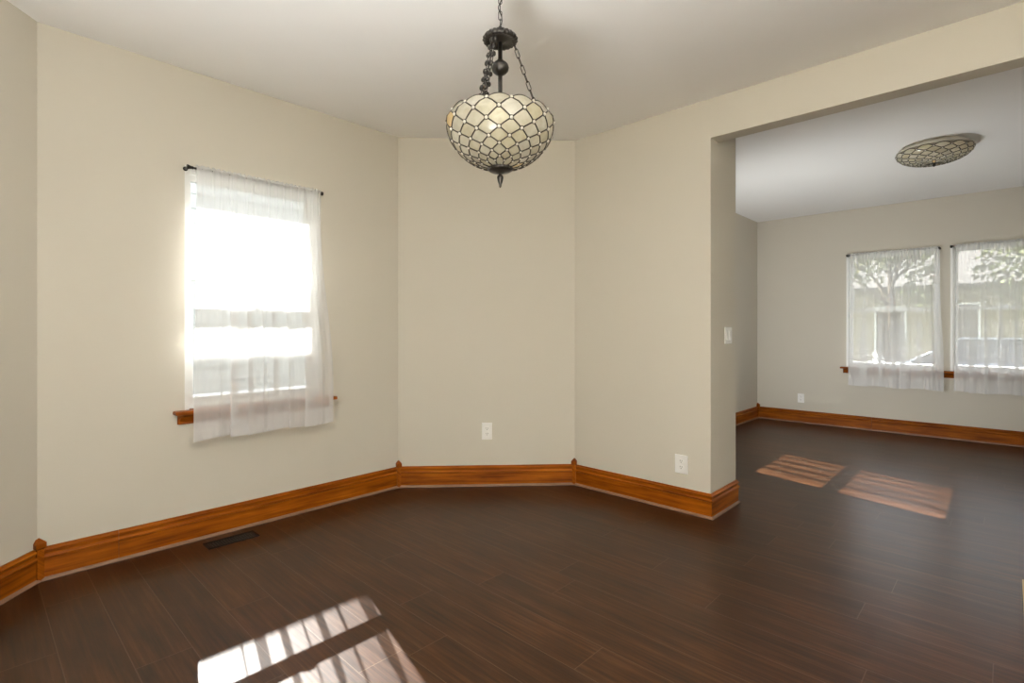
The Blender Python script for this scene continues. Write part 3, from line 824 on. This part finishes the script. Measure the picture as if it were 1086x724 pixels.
def car(x, y, label):
    """sedan parked along x; nose towards +x"""
    root = thing('parked_car', Vector((x, y, GZ+.02)), label, 'car')
    o = Vector((x, y, GZ+.02))
    # lofted body: sections along the length (x, half width, sill z, belt z)
    secs = [(-2.2, .62, .42, .62), (-2.12, .76, .30, .80), (-1.6, .86, .22, .93), (-.9, .89, .20, .95), (0, .90, .20, .95), (.8, .89, .20, .94), (1.4, .87, .21, .88), (1.95, .80, .25, .76), (2.2, .66, .34, .62)]
    b = MB(); vs, fs = [], []
    for (sx, hw, z0, z1) in secs:
        for (q, z) in ((-hw*.92, z0), (-hw, z0+(z1-z0)*.35), (-hw*.98, z0+(z1-z0)*.75), (-hw*.90, z1), (0, z1+.03), (hw*.90, z1), (hw*.98, z0+(z1-z0)*.75), (hw, z0+(z1-z0)*.35), (hw*.92, z0)):
            vs.append(o + Vector((sx, q, z)))
    n = 9
    for i in range(len(secs)-1):
        for k in range(n): fs.append([i*n+k, i*n+(k+1) % n, (i+1)*n+(k+1) % n, (i+1)*n+k])
    fs.append(list(range(n))[::-1]); fs.append([(len(secs)-1)*n+k for k in range(n)])
    b.add(vs, fs, None, True); b.build('body', M['car'], root)
    # greenhouse
    g_ = MB(); rows = [(-1.65, 1.15, .80, .93), (-1.05, .55, .70, 1.28), (-.85, .30, .64, 1.40)]
    vs = []
    for (a, b2, hw, z) in rows: vs += [o + Vector(p) for p in ((a, -hw, z), (b2, -hw, z), (b2, hw, z), (a, hw, z))]
    fs = [[i*4+k, i*4+(k+1) % 4, (i+1)*4+(k+1) % 4, (i+1)*4+k] for i in range(2) for k in range(4)]
    g_.add(vs, fs); g_.build('window_band', M['darkglass'], root)
    r = MB(); r.frame_box(o, Vector((1,0,0)), Vector((0,1,0)), Z3, -.90, .34, -.66, .66, 1.385, 1.43, bev=.02)
    for (a, c_, hw0, hw1, z0, z1) in ((-1.65, -.85, .80, .64, .93, 1.40), (1.15, .30, .80, .64, .93, 1.40), (-.25, -.25, .81, .65, .94, 1.40)):
        for s in (-1, 1): r.tube([o + Vector((a, s*hw0, z0)), o + Vector(((a*.45+c_*.55), s*(hw0*.5+hw1*.5), (z0+z1)/2+.02)), o + Vector((c_, s*hw1, z1))], .035, 8)
    r.build('roof', M['car'], root)
    for sx in (-1.38, 1.40):
        for s in (-1, 1):
            w = MB(); w.lathe([(.20, -.10), (.31, -.10), (.325, -.06), (.325, .06), (.31, .10), (.20, .10)], o + Vector((sx, s*.80, .325)), 28, Vector((0, 1, 0)))
            wo = w.build('wheel', M['tyre'], root)
            h_ = MB(); h_.lathe([(.02, .09), (.19, .102), (.20, .095), (.20, -.095), (.19, -.102), (.02, -.09)], o + Vector((sx, s*.80, .325)), 20, Vector((0, 1, 0))); h_.build('hubcap', M['chrome'], wo)
    for sx, hw in ((2.12, .55), (-2.17, .52)):
        for s in (-1, 1):
            l = MB(); l.sphere(o + Vector((sx, s*hw, .60 if sx > 0 else .66)), .09, 10, 8, (.5, 1.3, .8)); l.build('headlight' if sx > 0 else 'tail_light', M['chrome'] if sx > 0 else M['shoe'], root)
    return root
car(2.55, V_E+7.2, 'dark grey car parked on the street outside the right far window')

# ------------------------------------------------------------------ light and sky
w = bpy.data.worlds.new('sky'); S.world = w; w.use_nodes = True
nt = w.node_tree; nt.nodes.clear()
wo = N(nt, 'ShaderNodeOutputWorld'); bg = N(nt, 'ShaderNodeBackground'); nt.links.new(bg.outputs[0], wo.inputs[0])
sk = N(nt, 'ShaderNodeTexSky'); sk.sky_type = 'NISHITA'; sk.sun_disc = False
sk.sun_elevation = math.radians(41); sk.sun_rotation = math.radians(284); sk.air_density = 1.0; sk.dust_density = 2.0
hs = N(nt, 'ShaderNodeHueSaturation'); hs.inputs['Saturation'].default_value = .18
nt.links.new(sk.outputs[0], hs.inputs['Color']); nt.links.new(hs.outputs[0], bg.inputs[0])
bg.inputs[1].default_value = SKY_E
sd = bpy.data.lights.new('sun', 'SUN'); sd.energy = SUN_E; sd.angle = math.radians(.35); sd.color = (1, .97, .92)
so = bpy.data.objects.new('sun', sd); COL.objects.link(so)
so.location = (-20, 6, 18)
so.rotation_euler = Vector((1.002, -.2525, -.89)).to_track_quat('-Z', 'Y').to_euler()

# sky portals in the window openings
def portal(P, d, n_out, s0, s1, z0, z1):
    l = bpy.data.lights.new('window_portal', 'AREA'); l.shape = 'RECTANGLE'; l.size = s1-s0; l.size_y = z1-z0
    l.cycles.is_portal = True
    ob = bpy.data.objects.new('window_portal', l); COL.objects.link(ob)
    q = P + d*((s0+s1)/2) + n_out*.195
    ob.location = (q.x, q.y, (z0+z1)/2)
    ob.rotation_euler = Vector((-n_out.x, -n_out.y, 0)).to_track_quat('-Z', 'Y').to_euler()
portal(AD, dA, nA_out, *WA); portal(V2(0, V_E), dC, nE_out, *EW[0]); portal(V2(0, V_E), dC, nE_out, *EW[1]); portal(V2(U_F, 0), V2(0, 1), nF_out, *FW)
# added fill spot, no real lamp, bounced off the wall behind the camera
fl = bpy.data.lights.new('fill_spot', 'SPOT'); fl.energy = FILL_W; fl.spot_size = math.radians(160); fl.spot_blend = 1; fl.shadow_soft_size = .25; fl.color = (.962, .983, 1)
fo = bpy.data.objects.new('fill_spot', fl); COL.objects.link(fo)
fo.location = (3.1, -2.4, 1.0)
fo.rotation_euler = Vector((.2, -.8, .2)).to_track_quat('-Z', 'Y').to_euler()

f3 = fl.copy(); f3.energy = 500; f3.spot_size = math.radians(122); f3.shadow_soft_size = .4     # another added fill, pointed up to brighten the near ceiling
fo3 = bpy.data.objects.new('fill_spot', f3); COL.objects.link(fo3)
fo3.location = (1.85, -3.45, .5); fo3.rotation_euler = (PI, 0, 0)
f2 = fl.copy(); f2.energy = 112; f2.shadow_soft_size = .2; f2.spot_size = math.radians(155); f2.color = (.96, .985, 1)          # unseen fill added to brighten the next room
fo2 = bpy.data.objects.new('fill_spot', f2); COL.objects.link(fo2)
fo2.location = (.75, 1.1, .6)
fo2.rotation_euler = Vector((.25, .95, .5)).to_track_quat('-Z', 'Y').to_euler()

# ------------------------------------------------------------------ camera
cd = bpy.data.cameras.new('camera'); cd.sensor_fit = 'HORIZONTAL'; cd.sensor_width = 36
cd.lens = 552.03/1086*36; cd.shift_y = -12.3/1086; cd.clip_start = .05; cd.clip_end = 300
co = bpy.data.objects.new('camera', cd); COL.objects.link(co)
co.location = (CAM_POS.x, CAM_POS.y, CAM_H)
co.rotation_euler = (PI/2, 0, math.radians(43.62))
S.camera = co
vs_ = S.view_settings
vs_.view_transform = 'Standard'; vs_.look = 'None'; vs_.gamma = 1; vs_.exposure = 0.0; vs_.use_curve_mapping = False
S.cycles.max_bounces = 14; S.cycles.diffuse_bounces = 8; S.cycles.glossy_bounces = 4
S.cycles.transparent_max_bounces = 24; S.cycles.use_denoising = True
S.cycles.sample_clamp_indirect = 6.0; S.cycles.caustics_reflective = False; S.cycles.caustics_refractive = False
